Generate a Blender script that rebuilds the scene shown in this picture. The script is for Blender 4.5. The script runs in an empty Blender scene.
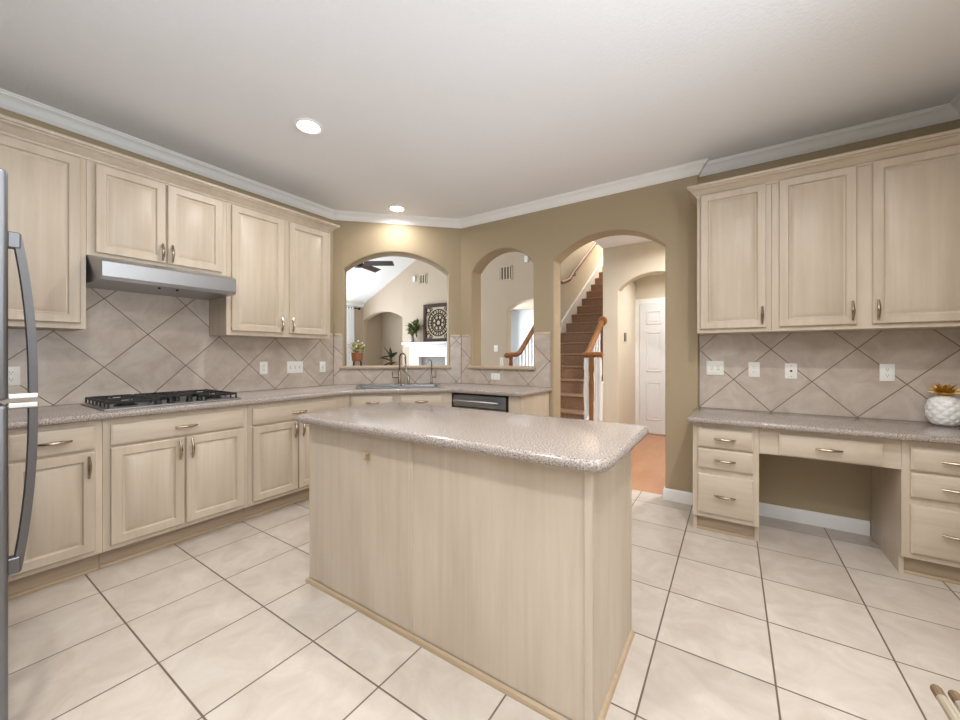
import bpy, bmesh, math, random
from mathutils import Vector, Matrix
random.seed(7)
C = bpy.context.scene.collection
S = bpy.context.scene
PI = math.pi
def R(d): return math.radians(d)

# ---------------------------------------------------------------- camera, world, lights, exposure
cam_d = bpy.data.cameras.new('camera'); cam = bpy.data.objects.new('camera', cam_d); C.objects.link(cam)
cam.location = (0, 0, 1.24); cam.rotation_euler = (R(90), 0, R(33.5))
cam_d.sensor_width = 36; cam_d.lens = 381.5 / 960 * 36; cam_d.shift_y = -5 / 960; cam_d.clip_start = .02
S.camera = cam
S.view_settings.view_transform = 'Standard'; S.view_settings.look = 'None'
S.view_settings.gamma = 1; S.view_settings.use_curve_mapping = False
S.view_settings.exposure = 0.23
W = bpy.data.worlds.new('daylight'); S.world = W; W.use_nodes = True
W.node_tree.nodes['Background'].inputs[0].default_value = (.86, .93, 1, 1)
W.node_tree.nodes['Background'].inputs[1].default_value = 1.0

def area(name, loc, rot, sx, sy, watts, col=(1, 1, 1), shape='RECTANGLE', spread=180):
    d = bpy.data.lights.new(name, 'AREA'); d.shape = shape; d.size = sx; d.size_y = sy
    d.energy = watts; d.color = col; d.spread = R(spread)
    o = bpy.data.objects.new(name, d); C.objects.link(o); o.location = loc; o.rotation_euler = rot
    return o
DAY = (.84, .92, 1.0); WARM = (1.0, .90, .78); CANC = (1.0, .97, .94)
# daylight through the breakfast-room window behind the camera, plus two added upward fills
area('window_daylight', (-.3, -3.05, 1.35), (R(150), 0, 0), 2.6, 1.7, 10, DAY)
area('side_ceiling_fill', (2.3, .15, 1.45), (R(168), 0, R(90)), 2.0, 1.5, 195, DAY)  # added ceiling-bounce fill, set by the side window opening
area('back_ceiling_fill', (-.9, -1.1, 1.6), (R(180), 0, 0), 1.4, 1.2, 14, DAY)  # unseen uplight added mid-room to lift the ceiling, no window here
# living room and foyer daylight, plus added fills for living room and stairs
area('living_window_daylight', (-7.75, 4.8, 1.5), (R(115), 0, R(-90)), 2.2, 1.9, 115, DAY)
area('living_front_fill', (-5.6, 2.65, 2.0), (R(90), 0, 0), 3.0, 2.2, 20, DAY)  # added fill in front of the solid near wall
area('foyer_daylight', (-4.4, 7.4, 1.3), (R(90), 0, R(-90)), 1.2, 1.8, 45, DAY)
area('upstairs_fill', (-1.95, 8.6, 5.2), (R(20), 0, 0), .9, 1.2, 85, (1, .97, .93))  # added to brighten the upper stairs, no opening above
CAN_W = 20

# ---------------------------------------------------------------- materials
MATS = {}
def _mat(name):
    m = bpy.data.materials.new(name); m.use_nodes = True
    nt = m.node_tree; b = nt.nodes['Principled BSDF']; MATS[name] = m
    return m, nt, b
def srgb(r, g, b):
    f = lambda c: (c / 255 / 12.92) if c / 255 <= .04045 else ((c / 255 + .055) / 1.055) ** 2.4
    return (f(r), f(g), f(b), 1)
def plain(name, col, rough=.5, metal=0, spec=.5, bump=0, bscale=60, emis=None, estr=0, var=0.0, vscale=8):
    m, nt, b = _mat(name)
    b.inputs['Base Color'].default_value = col; b.inputs['Roughness'].default_value = rough
    b.inputs['Metallic'].default_value = metal; b.inputs['Specular IOR Level'].default_value = spec
    if emis: b.inputs['Emission Color'].default_value = emis; b.inputs['Emission Strength'].default_value = estr
    tc = nt.nodes.new('ShaderNodeTexCoord')
    if var:
        n = nt.nodes.new('ShaderNodeTexNoise'); n.inputs['Scale'].default_value = vscale; n.inputs['Detail'].default_value = 4
        nt.links.new(tc.outputs['Object'], n.inputs['Vector'])
        r = nt.nodes.new('ShaderNodeValToRGB'); r.color_ramp.elements[0].position = .3; r.color_ramp.elements[1].position = .7
        r.color_ramp.elements[0].color = tuple(c * (1 - var) for c in col[:3]) + (1,)
        r.color_ramp.elements[1].color = tuple(min(1, c * (1 + var)) for c in col[:3]) + (1,)
        nt.links.new(n.outputs[0], r.inputs[0]); nt.links.new(r.outputs[0], b.inputs['Base Color'])
    if bump:
        n = nt.nodes.new('ShaderNodeTexNoise'); n.inputs['Scale'].default_value = bscale; n.inputs['Detail'].default_value = 3
        nt.links.new(tc.outputs['Object'], n.inputs['Vector'])
        bp = nt.nodes.new('ShaderNodeBump'); bp.inputs['Strength'].default_value = bump; bp.inputs['Distance'].default_value = .01
        nt.links.new(n.outputs[0], bp.inputs['Height']); nt.links.new(bp.outputs[0], b.inputs['Normal'])
    return m
def wood(name, light, dark, sc, rough=.42, blotch=.5):
    m, nt, b = _mat(name); L = nt.links.new
    tc = nt.nodes.new('ShaderNodeTexCoord'); oi = nt.nodes.new('ShaderNodeObjectInfo')
    add = nt.nodes.new('ShaderNodeVectorMath'); add.operation = 'ADD'
    mul = nt.nodes.new('ShaderNodeMath'); mul.operation = 'MULTIPLY'; mul.inputs[1].default_value = 13.0
    L(oi.outputs['Random'], mul.inputs[0]); L(tc.outputs['Object'], add.inputs[0]); L(mul.outputs[0], add.inputs[1])
    mp = nt.nodes.new('ShaderNodeMapping'); mp.inputs['Scale'].default_value = sc; L(add.outputs[0], mp.inputs['Vector'])
    n1 = nt.nodes.new('ShaderNodeTexNoise'); n1.inputs['Scale'].default_value = 1; n1.inputs['Detail'].default_value = 6; n1.inputs['Roughness'].default_value = .65
    n1.inputs['Distortion'].default_value = .3; L(mp.outputs[0], n1.inputs['Vector'])
    n2 = nt.nodes.new('ShaderNodeTexNoise'); n2.inputs['Scale'].default_value = 5; n2.inputs['Detail'].default_value = 3
    mp2 = nt.nodes.new('ShaderNodeMapping'); mp2.inputs['Scale'].default_value = tuple(.35 if s < 10 else 1 for s in sc)
    L(add.outputs[0], mp2.inputs['Vector']); L(mp2.outputs[0], n2.inputs['Vector'])
    mx = nt.nodes.new('ShaderNodeMix'); mx.data_type = 'FLOAT'; mx.inputs[0].default_value = blotch
    L(n1.outputs[0], mx.inputs[2]); L(n2.outputs[0], mx.inputs[3])
    r = nt.nodes.new('ShaderNodeValToRGB'); r.color_ramp.elements[0].position = .28; r.color_ramp.elements[1].position = .72
    r.color_ramp.elements[0].color = dark; r.color_ramp.elements[1].color = light
    L(mx.outputs[0], r.inputs[0]); L(r.outputs[0], b.inputs['Base Color'])
    bp = nt.nodes.new('ShaderNodeBump'); bp.inputs['Strength'].default_value = .12; bp.inputs['Distance'].default_value = .003
    L(n1.outputs[0], bp.inputs['Height']); L(bp.outputs[0], b.inputs['Normal'])
    b.inputs['Roughness'].default_value = rough
    return m
def tiles(name, pitch, rot, c1, c2, grout, mortar, rough, off=(0, 0), plane='XY', cloud=None):
    m, nt, b = _mat(name); L = nt.links.new
    tc = nt.nodes.new('ShaderNodeTexCoord'); v = tc.outputs['Object']
    if plane == 'XZ':
        sx = nt.nodes.new('ShaderNodeSeparateXYZ'); cx = nt.nodes.new('ShaderNodeCombineXYZ')
        L(v, sx.inputs[0]); L(sx.outputs[0], cx.inputs[0]); L(sx.outputs[2], cx.inputs[1]); v = cx.outputs[0]
    m1 = nt.nodes.new('ShaderNodeMapping'); m1.inputs['Location'].default_value = (-off[0], -off[1], 0); L(v, m1.inputs['Vector'])
    m2 = nt.nodes.new('ShaderNodeMapping'); m2.inputs['Rotation'].default_value = (0, 0, rot); L(m1.outputs[0], m2.inputs['Vector'])
    br = nt.nodes.new('ShaderNodeTexBrick'); br.offset = 0; br.squash = 1
    br.inputs['Scale'].default_value = 1; br.inputs['Brick Width'].default_value = pitch; br.inputs['Row Height'].default_value = pitch
    br.inputs['Mortar Size'].default_value = mortar; br.inputs['Mortar Smooth'].default_value = .15; br.inputs['Bias'].default_value = 0
    br.inputs['Color1'].default_value = (0, 0, 0, 1); br.inputs['Color2'].default_value = (1, 1, 1, 1)
    # shift by half a mortar so that the joint is centred on the grid line
    L(m2.outputs[0], br.inputs['Vector'])
    n = nt.nodes.new('ShaderNodeTexNoise'); n.inputs['Scale'].default_value = 5.5; n.inputs['Detail'].default_value = 7; n.inputs['Roughness'].default_value = .62; n.inputs['Distortion'].default_value = .8
    a = nt.nodes.new('ShaderNodeVectorMath'); a.operation = 'MULTIPLY_ADD'
    a.inputs[1].default_value = (7, 7, 7); L(br.outputs['Color'], a.inputs[0]); L(v, a.inputs[2]); L(a.outputs[0], n.inputs['Vector'])
    r = nt.nodes.new('ShaderNodeValToRGB'); r.color_ramp.elements[0].position = .33; r.color_ramp.elements[1].position = .66
    r.color_ramp.elements[0].color = c1; r.color_ramp.elements[1].color = c2
    L(n.outputs[0], r.inputs[0])
    tint = nt.nodes.new('ShaderNodeMix'); tint.data_type = 'RGBA'; tint.blend_type = 'MULTIPLY'; tint.inputs[0].default_value = .10
    L(r.outputs[0], tint.inputs[6]); L(br.outputs['Color'], tint.inputs[7])
    mx = nt.nodes.new('ShaderNodeMix'); mx.data_type = 'RGBA'
    L(br.outputs['Fac'], mx.inputs[0]); L(tint.outputs[2], mx.inputs[6]); mx.inputs[7].default_value = grout
    L(mx.outputs[2], b.inputs['Base Color'])
    inv = nt.nodes.new('ShaderNodeMath'); inv.operation = 'SUBTRACT'; inv.inputs[0].default_value = 1; L(br.outputs['Fac'], inv.inputs[1])
    bp = nt.nodes.new('ShaderNodeBump'); bp.inputs['Strength'].default_value = .5; bp.inputs['Distance'].default_value = .003
    L(inv.outputs[0], bp.inputs['Height']); L(bp.outputs[0], b.inputs['Normal'])
    b.inputs['Roughness'].default_value = rough
    return m
def granite(name):
    m, nt, b = _mat(name); L = nt.links.new
    tc = nt.nodes.new('ShaderNodeTexCoord')
    n = nt.nodes.new('ShaderNodeTexNoise'); n.inputs['Scale'].default_value = 165; n.inputs['Detail'].default_value = 2
    L(tc.outputs['Object'], n.inputs['Vector'])
    r = nt.nodes.new('ShaderNodeValToRGB'); e = r.color_ramp.elements
    e[0].position = .30; e[0].color = srgb(92, 83, 78); e[1].position = .76; e[1].color = srgb(206, 196, 188)
    q = e.new(.38); q.color = srgb(134, 124, 117); q = e.new(.52); q.color = srgb(164, 153, 145); q = e.new(.62); q.color = srgb(176, 165, 157)
    L(n.outputs[0], r.inputs[0]); L(r.outputs[0], b.inputs['Base Color'])
    b.inputs['Roughness'].default_value = .16
    return m
def brushed(name, col, rough, sc):
    m, nt, b = _mat(name); L = nt.links.new
    tc = nt.nodes.new('ShaderNodeTexCoord'); mp = nt.nodes.new('ShaderNodeMapping'); mp.inputs['Scale'].default_value = sc
    n = nt.nodes.new('ShaderNodeTexNoise'); n.inputs['Scale'].default_value = 1; n.inputs['Detail'].default_value = 4
    L(tc.outputs['Object'], mp.inputs['Vector']); L(mp.outputs[0], n.inputs['Vector'])
    bp = nt.nodes.new('ShaderNodeBump'); bp.inputs['Strength'].default_value = .06; bp.inputs['Distance'].default_value = .002
    L(n.outputs[0], bp.inputs['Height']); L(bp.outputs[0], b.inputs['Normal'])
    b.inputs['Base Color'].default_value = col; b.inputs['Metallic'].default_value = 1; b.inputs['Roughness'].default_value = rough
    return m

WL, WD = srgb(208, 194, 176), srgb(180, 164, 144)
woodv = wood('pickled oak vertical grain', WL, WD, (26, 26, 1.1))
woodh = wood('pickled oak horizontal grain', WL, WD, (1.1, 26, 26))
wood_toe = wood('shaded oak plinth', srgb(186, 168, 145), srgb(156, 136, 114), (2.2, 55, 55))  # cabinet oak darkened to carry the shade of the toe recess
wood_trim = wood('natural oak shoe strip', srgb(192, 172, 144), srgb(162, 138, 110), (2, 50, 50))
paint = plain('tan wall paint', srgb(170, 153, 125), .75, bump=.12, bscale=110)
paint_hall = plain('brightened hall paint', srgb(216, 206, 188), .8, bump=.1, bscale=110)  # paler than the kitchen tan, in place of stronger hall light
paint_far = plain('living room tan paint', srgb(186, 170, 150), .8, bump=.1, bscale=110)
ceil_m = plain('white ceiling paint', srgb(242, 244, 248), .85, bump=.2, bscale=70)
white = plain('white gloss trim paint', srgb(244, 244, 243), .35)
white_plastic = plain('white plastic', srgb(240, 239, 234), .3)
dark_slot = plain('dark slot', srgb(40, 38, 36), .6)
floor_m = tiles('beige floor tile', .41268, 0, srgb(211, 201, 190), srgb(194, 181, 168), srgb(108, 94, 82), .0037, .28)
steel = brushed('brushed stainless steel', srgb(176, 179, 184), .36, (2, 90, 90))
steel_dark = brushed('dark stainless steel', srgb(150, 154, 159), .34, (2, 90, 90))
fridge_steel = brushed('fridge steel', srgb(128, 130, 135), .42, (60, 60, 2))
bowl_steel = brushed('sink bowl steel', srgb(140, 142, 144), .22, (20, 20, 20))
handle_steel = brushed('grey handle steel', srgb(112, 112, 115), .45, (60, 60, 2))
bright_steel = brushed('bright cast metal', srgb(196, 194, 190), .35, (30, 30, 30))
nickel = plain('brushed nickel', srgb(164, 151, 132), .26, 1)
black_iron = plain('black cast iron', srgb(18, 18, 18), .45)
black = plain('black plastic', srgb(16, 16, 17), .4)
gran = granite('speckled stone')
carpet = plain('brown carpet', srgb(158, 126, 104), .95, spec=.1, bump=.5, bscale=220, var=.14, vscale=40)
oak_rail = wood('golden oak rail', srgb(160, 106, 54), srgb(116, 72, 34), (40, 3, 40), .5)
hall_wood = wood('orange wood floor', srgb(190, 142, 104), srgb(166, 114, 78), (14, 2.2, 10), .3)
bronze = plain('dark bronze', srgb(44, 32, 26), .45, .4)
espresso = wood('espresso frame wood', srgb(70, 46, 32), srgb(42, 27, 19), (30, 30, 3), .75)
curtain_m = plain('white curtain cloth', srgb(240, 240, 240), .9, spec=.1, bump=.15, bscale=300)
leaf_dark = plain('dark green leaf', srgb(34, 58, 30), .4, var=.25, vscale=14)
leaf_mid = plain('green leaf', srgb(92, 108, 52), .5, var=.3, vscale=20)
leaf_yellow = plain('yellow green leaf', srgb(168, 168, 62), .5, var=.3, vscale=25)
flower_white = plain('white petal', srgb(240, 232, 220), .6)
terracotta = plain('brown glazed pot', srgb(150, 96, 60), .45, var=.25, vscale=30)
stem_m = plain('woody stem', srgb(118, 84, 54), .8, var=.2, vscale=30)
glass_grey = plain('grey glass vase', srgb(150, 150, 146), .12, 0, .7)
ceramic = plain('white ceramic', srgb(238, 238, 236), .28)
gold = plain('polished gold', srgb(226, 182, 92), .34, .85)
grey_hearth = plain('grey hearth lining', srgb(150, 148, 146), .7, var=.1, vscale=20)
lamp_on = plain('lit lamp diffuser', (1, 1, 1, 1), .5, emis=(1, .97, .92, 1), estr=9)
backing_beige = plain('beige linen backing', srgb(190, 176, 152), .9)
rattan = wood('pale rattan pole', srgb(180, 170, 150), srgb(124, 110, 92), (40, 4, 40), .4)
rattan_end = plain('brown cut pole end', srgb(108, 86, 64), .6, var=.2, vscale=60)
cushion = plain('cream seat cloth', srgb(220, 212, 196), .9, bump=.2, bscale=300)
door_white = plain('white door paint', srgb(226, 228, 232), .4)
glow_day = plain('daylight-tinted wall paint', srgb(214, 222, 234), .7)  # blue cast of foyer daylight put into the wall colour

# ---------------------------------------------------------------- mesh helpers
def box(bm, x0, x1, y0, y1, z0, z1, bev=0, seg=1):
    r = bmesh.ops.create_cube(bm, size=1, matrix=Matrix.Translation(((x0 + x1) / 2, (y0 + y1) / 2, (z0 + z1) / 2)) @ Matrix.Diagonal((abs(x1 - x0), abs(y1 - y0), abs(z1 - z0), 1)))
    if bev:
        es = list({e for v in r['verts'] for e in v.link_edges})
        bmesh.ops.bevel(bm, geom=es, offset=bev, segments=seg, affect='EDGES', profile=.5)
def prism(bm, pts, z0, z1, bev=0, seg=2, vbev=0):
    lo = [bm.verts.new((x, y, z0)) for x, y in pts]; hi = [bm.verts.new((x, y, z1)) for x, y in pts]
    n = len(pts); fs = [bm.faces.new(lo[::-1]), bm.faces.new(hi)]
    for i in range(n): fs.append(bm.faces.new((lo[i], lo[(i + 1) % n], hi[(i + 1) % n], hi[i])))
    bmesh.ops.recalc_face_normals(bm, faces=fs)
    if bev:
        es = [e for f in fs[:2] for e in f.edges]
        bmesh.ops.bevel(bm, geom=es, offset=bev, segments=seg, affect='EDGES', profile=.5)
def tube(bm, pts, rad, seg=8, cap=True, squash=1.0):
    pts = [Vector(p) for p in pts]; n = len(pts)
    if not hasattr(rad, '__len__'): rad = [rad] * n
    up = None; rings = []
    for i, p in enumerate(pts):
        t = (pts[min(i + 1, n - 1)] - pts[max(i - 1, 0)]).normalized()
        if up is None:
            up = Vector((0, 0, 1)) if abs(t.z) < .9 else Vector((1, 0, 0))
        s = t.cross(up).normalized(); up = s.cross(t).normalized()
        rings.append([bm.verts.new(p + (s * math.cos(2 * PI * k / seg) + up * math.sin(2 * PI * k / seg) * squash) * rad[i]) for k in range(seg)])
    for a, b in zip(rings, rings[1:]):
        for k in range(seg): bm.faces.new((a[k], a[(k + 1) % seg], b[(k + 1) % seg], b[k]))
    if cap: bm.faces.new(rings[0][::-1]); bm.faces.new(rings[-1])
def lathe(bm, prof, c=(0, 0, 0), seg=24, axis='Z', cap=True):
    rings = []
    for r, h in prof:
        ring = []
        for k in range(seg):
            a = 2 * PI * k / seg; x, y = r * math.cos(a), r * math.sin(a)
            p = (x, y, h) if axis == 'Z' else ((x, h, y) if axis == 'Y' else (h, x, y))
            ring.append(bm.verts.new(Vector(c) + Vector(p)))
        rings.append(ring)
    fs = []
    for a, b in zip(rings, rings[1:]):
        for k in range(seg): fs.append(bm.faces.new((a[k], a[(k + 1) % seg], b[(k + 1) % seg], b[k])))
    if cap:
        if prof[0][0] > 1e-5: fs.append(bm.faces.new(rings[0]))
        if prof[-1][0] > 1e-5: fs.append(bm.faces.new(rings[-1]))
    bmesh.ops.remove_doubles(bm, verts=[v for r in rings for v in r], dist=1e-6)
    bmesh.ops.recalc_face_normals(bm, faces=[f for f in fs if f.is_valid])
def sphere(bm, c, r, sx=1, sy=1, sz=1, u=12, v=8):
    bmesh.ops.create_uvsphere(bm, u_segments=u, v_segments=v, radius=r, matrix=Matrix.Translation(c) @ Matrix.Diagonal((sx, sy, sz, 1)))
def build(name, bm, mat, parent=None, ang=32):
    bm.normal_update()
    for f in bm.faces: f.smooth = True
    for e in bm.edges:
        e.smooth = not (len(e.link_faces) != 2 or e.calc_face_angle(0) > R(ang))
    me = bpy.data.meshes.new(name); bm.to_mesh(me); bm.free()
    for m in (mat if isinstance(mat, list) else [mat]): me.materials.append(m)
    o = bpy.data.objects.new(name, me); C.objects.link(o)
    if parent: o.parent = parent
    return o
def B(): return bmesh.new()
def thing(name, label, cat, loc=(0, 0, 0), rot=0, group=None):
    o = bpy.data.objects.new(name, None); o.empty_display_size = .1; C.objects.link(o)
    o.location = loc; o.rotation_euler = (0, 0, R(rot)); o['label'] = label; o['category'] = cat
    if group: o['group'] = group
    return o
def tag(o, label, cat, group=None, loc=None, rot=None):
    o['label'] = label; o['category'] = cat
    if group: o['group'] = group
    if loc: o.location = loc
    if rot is not None: o.rotation_euler = (0, 0, R(rot))
    return o
def struct(name, bm, mat, label=None, loc=None, rot=None):
    o = build(name, bm, mat); o['kind'] = 'structure'
    if label: o['label'] = label
    if loc: o.location = loc
    if rot is not None: o.rotation_euler = (0, 0, R(rot))
    return o
def bx(name, dims, mat, parent=None, bev=0, seg=1):
    b = B(); box(b, *dims, bev=bev, seg=seg); return build(name, b, mat, parent)
def boolean_cut(o, cutter):
    md = o.modifiers.new('cut', 'BOOLEAN'); md.operation = 'DIFFERENCE'; md.object = cutter; md.solver = 'EXACT'
    dg = bpy.context.evaluated_depsgraph_get()
    me = bpy.data.meshes.new_from_object(o.evaluated_get(dg)); o.modifiers.clear(); o.data = me
    bpy.data.objects.remove(cutter)

def arch_profile(s0, s1, zb, zs, za, off, n=20):
    """opening outline grown by off: up the left side, over the arc, down the right side; (s, z) list"""
    xm = (s0 + s1) / 2; hw = (s1 - s0) / 2; sag = za - zs
    Rr = (hw * hw + sag * sag) / (2 * sag); zc = za - Rr
    out = []
    for k in range(n + 1):
        t = -1 + 2 * k / n; x = t * (hw + off)
        out.append((xm + x, zc + math.sqrt(max(0, (Rr + off) ** 2 - x * x))))
    return [(s0 - off, zb - (off if zb > .01 else 0))] + out + [(s1 + off, zb - (off if zb > .01 else 0))]
def arch_wall(length, height, thick, ops, bull=.018, s_start=0):
    """local x along the wall, front face at y=0, back at y=thick; arched openings (s0,s1,zsill,zspring,zapex)"""
    bm = B()
    steps = [(bull * (1 - math.sin(a)), bull * (1 - math.cos(a))) for a in [i * PI / 2 / 4 for i in range(5)]]
    rings = [(o, y) for o, y in steps] + [(o, thick - y) for o, y in reversed(steps)]
    x = s_start
    def quad(p): bm.faces.new([bm.verts.new(q) for q in p])
    def both(xa, xb, za0, zb0, za1, zb1):
        if max(za1 - za0, zb1 - zb0) < 1e-5: return
        quad([(xa, 0, za0), (xb, 0, zb0), (xb, 0, zb1), (xa, 0, za1)])
        quad([(xb, thick, zb0), (xa, thick, za0), (xa, thick, za1), (xb, thick, zb1)])
    for (s0, s1, zb, zs, za) in sorted(ops):
        prof = arch_profile(s0, s1, zb, zs, za, bull)
        both(x, prof[0][0], 0, 0, height, height)
        if zb > .01: both(prof[0][0], prof[-1][0], 0, 0, prof[0][1], prof[0][1])
        arc = prof[1:-1]
        for a, b in zip(arc, arc[1:]): both(a[0], b[0], a[1], b[1], height, height)
        ps = [[(px, y, pz) for px, pz in arch_profile(s0, s1, zb, zs, za, o)] for o, y in rings]
        vs = [[bm.verts.new(p) for p in r] for r in ps]
        m = len(vs[0])
        for i in range(len(vs) - 1):
            for k in range(m - 1 if zb < .01 else m):
                k2 = (k + 1) % m
                bm.faces.new((vs[i][k], vs[i + 1][k], vs[i + 1][k2], vs[i][k2]))
        x = prof[-1][0]
    both(x, length, 0, 0, height, height)
    for xe in (s_start, length):
        p = [(xe, 0, 0), (xe, thick, 0), (xe, thick, height), (xe, 0, height)]
        quad(p if xe == s_start else p)
    quad([(s_start, 0, height), (length, 0, height), (length, thick, height), (s_start, thick, height)])
    bmesh.ops.remove_doubles(bm, verts=bm.verts, dist=1e-5)
    bmesh.ops.recalc_face_normals(bm, faces=bm.faces)
    return bm
def sweep(path, prof, closed_ends=True):
    """sweep profile [(out, z)] along a plan path; 'out' is to the right of travel; mitred; returns list of bm per segment"""
    P = [Vector((x, y)) for x, y in path]; n = len(P)
    dirs = [(P[i + 1] - P[i]).normalized() for i in range(n - 1)]
    nor = [Vector((d.y, -d.x)) for d in dirs]
    joints = []
    for i in range(n):
        if i == 0: m = nor[0]
        elif i == n - 1: m = nor[-1]
        else:
            m = (nor[i - 1] + nor[i]); m = m / m.dot(nor[i])
        joints.append(m)
    out = []
    for i in range(n - 1):
        bm = B()
        a = [bm.verts.new((P[i].x + joints[i].x * o, P[i].y + joints[i].y * o, z)) for o, z in prof]
        b = [bm.verts.new((P[i + 1].x + joints[i + 1].x * o, P[i + 1].y + joints[i + 1].y * o, z)) for o, z in prof]
        for k in range(len(prof)):
            k2 = (k + 1) % len(prof); bm.faces.new((a[k], a[k2], b[k2], b[k]))
        bm.faces.new(a); bm.faces.new(b[::-1])
        bmesh.ops.recalc_face_normals(bm, faces=bm.faces)
        out.append(bm)
    return out
def merge(bms):
    bm = bms[0]
    for b in bms[1:]:
        me = bpy.data.meshes.new('tmp'); b.to_mesh(me); b.free(); bm.from_mesh(me); bpy.data.meshes.remove(me)
    return bm

# ---------------------------------------------------------------- dimensions
WX = -3.66; AX, AY = -3.66, 2.605; BX, BY = -2.655, 3.61
Y2, Y3 = 3.61, 3.665; XR = 1.205; H = 2.805
XS = -.24            # where the back wall steps back into the desk alcove
TH = .2

# ---------------------------------------------------------------- structure
b = B(); box(b, -3.86 + 2.753, 2.8 + 2.753, -3.4 - .5665, 3.71 - .5665, -.08, 0)
struct('floor', b, floor_m, 'beige ceramic tile floor with brown grout', loc=(-2.753, .5665, 0))
b = B(); box(b, -2.6, 2.8, 3.71, 8.4, -.08, -.001)
struct('floor_hall', b, hall_wood, 'orange-brown plank floor beyond the arch')
b = B(); box(b, -8.3, -2.6, 2.5, 8.4, -.08, -.001)
struct('floor_living', b, plain('beige living carpet', srgb(196, 180, 158), .95, bump=.3, bscale=200), 'beige floor of the living room')
b = B(); prism(b, [(-3.86, -3.4), (2.8, -3.4), (2.8, 3.85), (XS, 3.85), (BX, 3.8), (-3.72, 2.75), (-3.86, 2.6)], H, H + .1)
struct('ceiling', b, ceil_m, 'white kitchen ceiling')
b = B(); box(b, -3.86, WX, -.9, AY + .06, 0, H)
struct('wall_left', b, paint)
L = math.hypot(BX - AX, BY - AY)
diag = arch_wall(L, H, TH, [(.115, 1.275, 1.09, 2.195, 2.405)])
struct('wall_diagonal', diag, paint, loc=(AX, AY, 0), rot=45)
back = arch_wall(XS, H, TH, [(-2.5, -1.729, 1.09, 2.195, 2.405), (-1.502, -.484, 0, 2.19, 2.395)], s_start=BX)
struct('wall_back', back, paint, loc=(0, Y2, 0))
b = B(); box(b, XS, XR + .15, Y3, Y3 + .15, 0, H); struct('wall_alcove', b, paint)
b = B(); box(b, XR, XR + .15, 1.3, Y3, 0, H); struct('wall_right', b, paint)
b = B(); box(b, -3.86, -1.7, -.9, -.75, 0, H); struct('wall_fridge', b, paint)
b = B(); box(b, -1.85, -1.7, -3.2, -.9, 0, H); struct('wall_breakfast_left', b, paint)
b = B()
for d in [(-1.85, -1.6, 0, H), (1.0, 2.8, 0, H), (-1.6, 1.0, 0, .6), (-1.6, 1.0, 2.4, H)]: box(b, d[0], d[1], -3.35, -3.2, d[2], d[3])
struct('wall_breakfast', b, paint)
b = B()
for d in [(-3.2, -1.0, 0, H), (1.2, 1.45, 0, H), (-1.0, 1.2, 0, .6), (-1.0, 1.2, 2.4, H)]: box(b, 2.65, 2.8, d[0], d[1], d[2], d[3])
box(b, XR + .15, 2.8, 1.3, 1.45, 0, H)
struct('wall_breakfast_right', b, paint)
b = B()
for x in (-1.6, -.32, .96): box(b, x, x + .05, -3.3, -3.24, .6, 2.4)
for z in (.6, 2.35): box(b, -1.6, 1.0, -3.3, -3.24, z, z + .05)
struct('window_1', b, white)
b = B()
for y in (-1.0, .08, 1.15): box(b, 2.7, 2.76, y, y + .05, .6, 2.4)
for z in (.6, 2.35): box(b, 2.7, 2.76, -1.0, 1.2, z, z + .05)
struct('window_2', b, white)

# crown mouldings
crown = [(0, H - .082), (.008, H - .082), (.013, H - .074), (.02, H - .068), (.026, H - .06), (.034, H - .045), (.046, H - .03), (.058, H - .022), (.066, H - .018), (.07, H - .01), (.078, H - .006), (.078, H), (0, H)]
path = [(WX, -.75), (AX, AY), (BX, BY), (XS, Y2), (XS, Y3), (XR, Y3), (XR, 1.3)]
for i, bmx in enumerate(sweep(path, crown)): struct('trim_%d' % (i + 1), bmx, white)
# baseboards
base = [(0, 0), (.014, 0), (.014, .078), (.01, .092), (.004, .098), (0, .098)]
struct('baseboard_back', merge(sweep([(-.484, Y2 + .1), (-.484, Y2), (XS, Y2), (XS, Y3)], base)), white)
b = merge(sweep([(.15, Y3), (.785, Y3)], base)); struct('baseboard_alcove', b, white)

# ---------------------------------------------------------------- cabinets
def door_bm(w, h, t=.021, fr=.054):
    bm = B(); rings = []
    for ins, y in [(0, 0), (0, -t + .004), (.004, -t), (fr - .006, -t), (fr, -t + .012), (fr + .006, -t + .013), (fr + .032, -t + .001)]:
        rings.append([bm.verts.new(p) for p in ((ins, y, ins), (w - ins, y, ins), (w - ins, y, h - ins), (ins, y, h - ins))])
    for a, c in zip(rings, rings[1:]):
        for k in range(4): bm.faces.new((a[k], a[(k + 1) % 4], c[(k + 1) % 4], c[k]))
    bm.faces.new(rings[-1]); bm.faces.new(rings[0][::-1])
    bmesh.ops.recalc_face_normals(bm, faces=bm.faces)
    return bm
def drawer_bm(w, h, t=.021):
    bm = B(); rings = []
    for ins, y in [(0, 0), (0, -t + .007), (.002, -t + .006), (.012, -t), ]:
        rings.append([bm.verts.new(p) for p in ((ins, y, ins), (w - ins, y, ins), (w - ins, y, h - ins), (ins, y, h - ins))])
    for a, c in zip(rings, rings[1:]):
        for k in range(4): bm.faces.new((a[k], a[(k + 1) % 4], c[(k + 1) % 4], c[k]))
    bm.faces.new(rings[-1]); bm.faces.new(rings[0][::-1])
    bmesh.ops.recalc_face_normals(bm, faces=bm.faces)
    return bm
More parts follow.
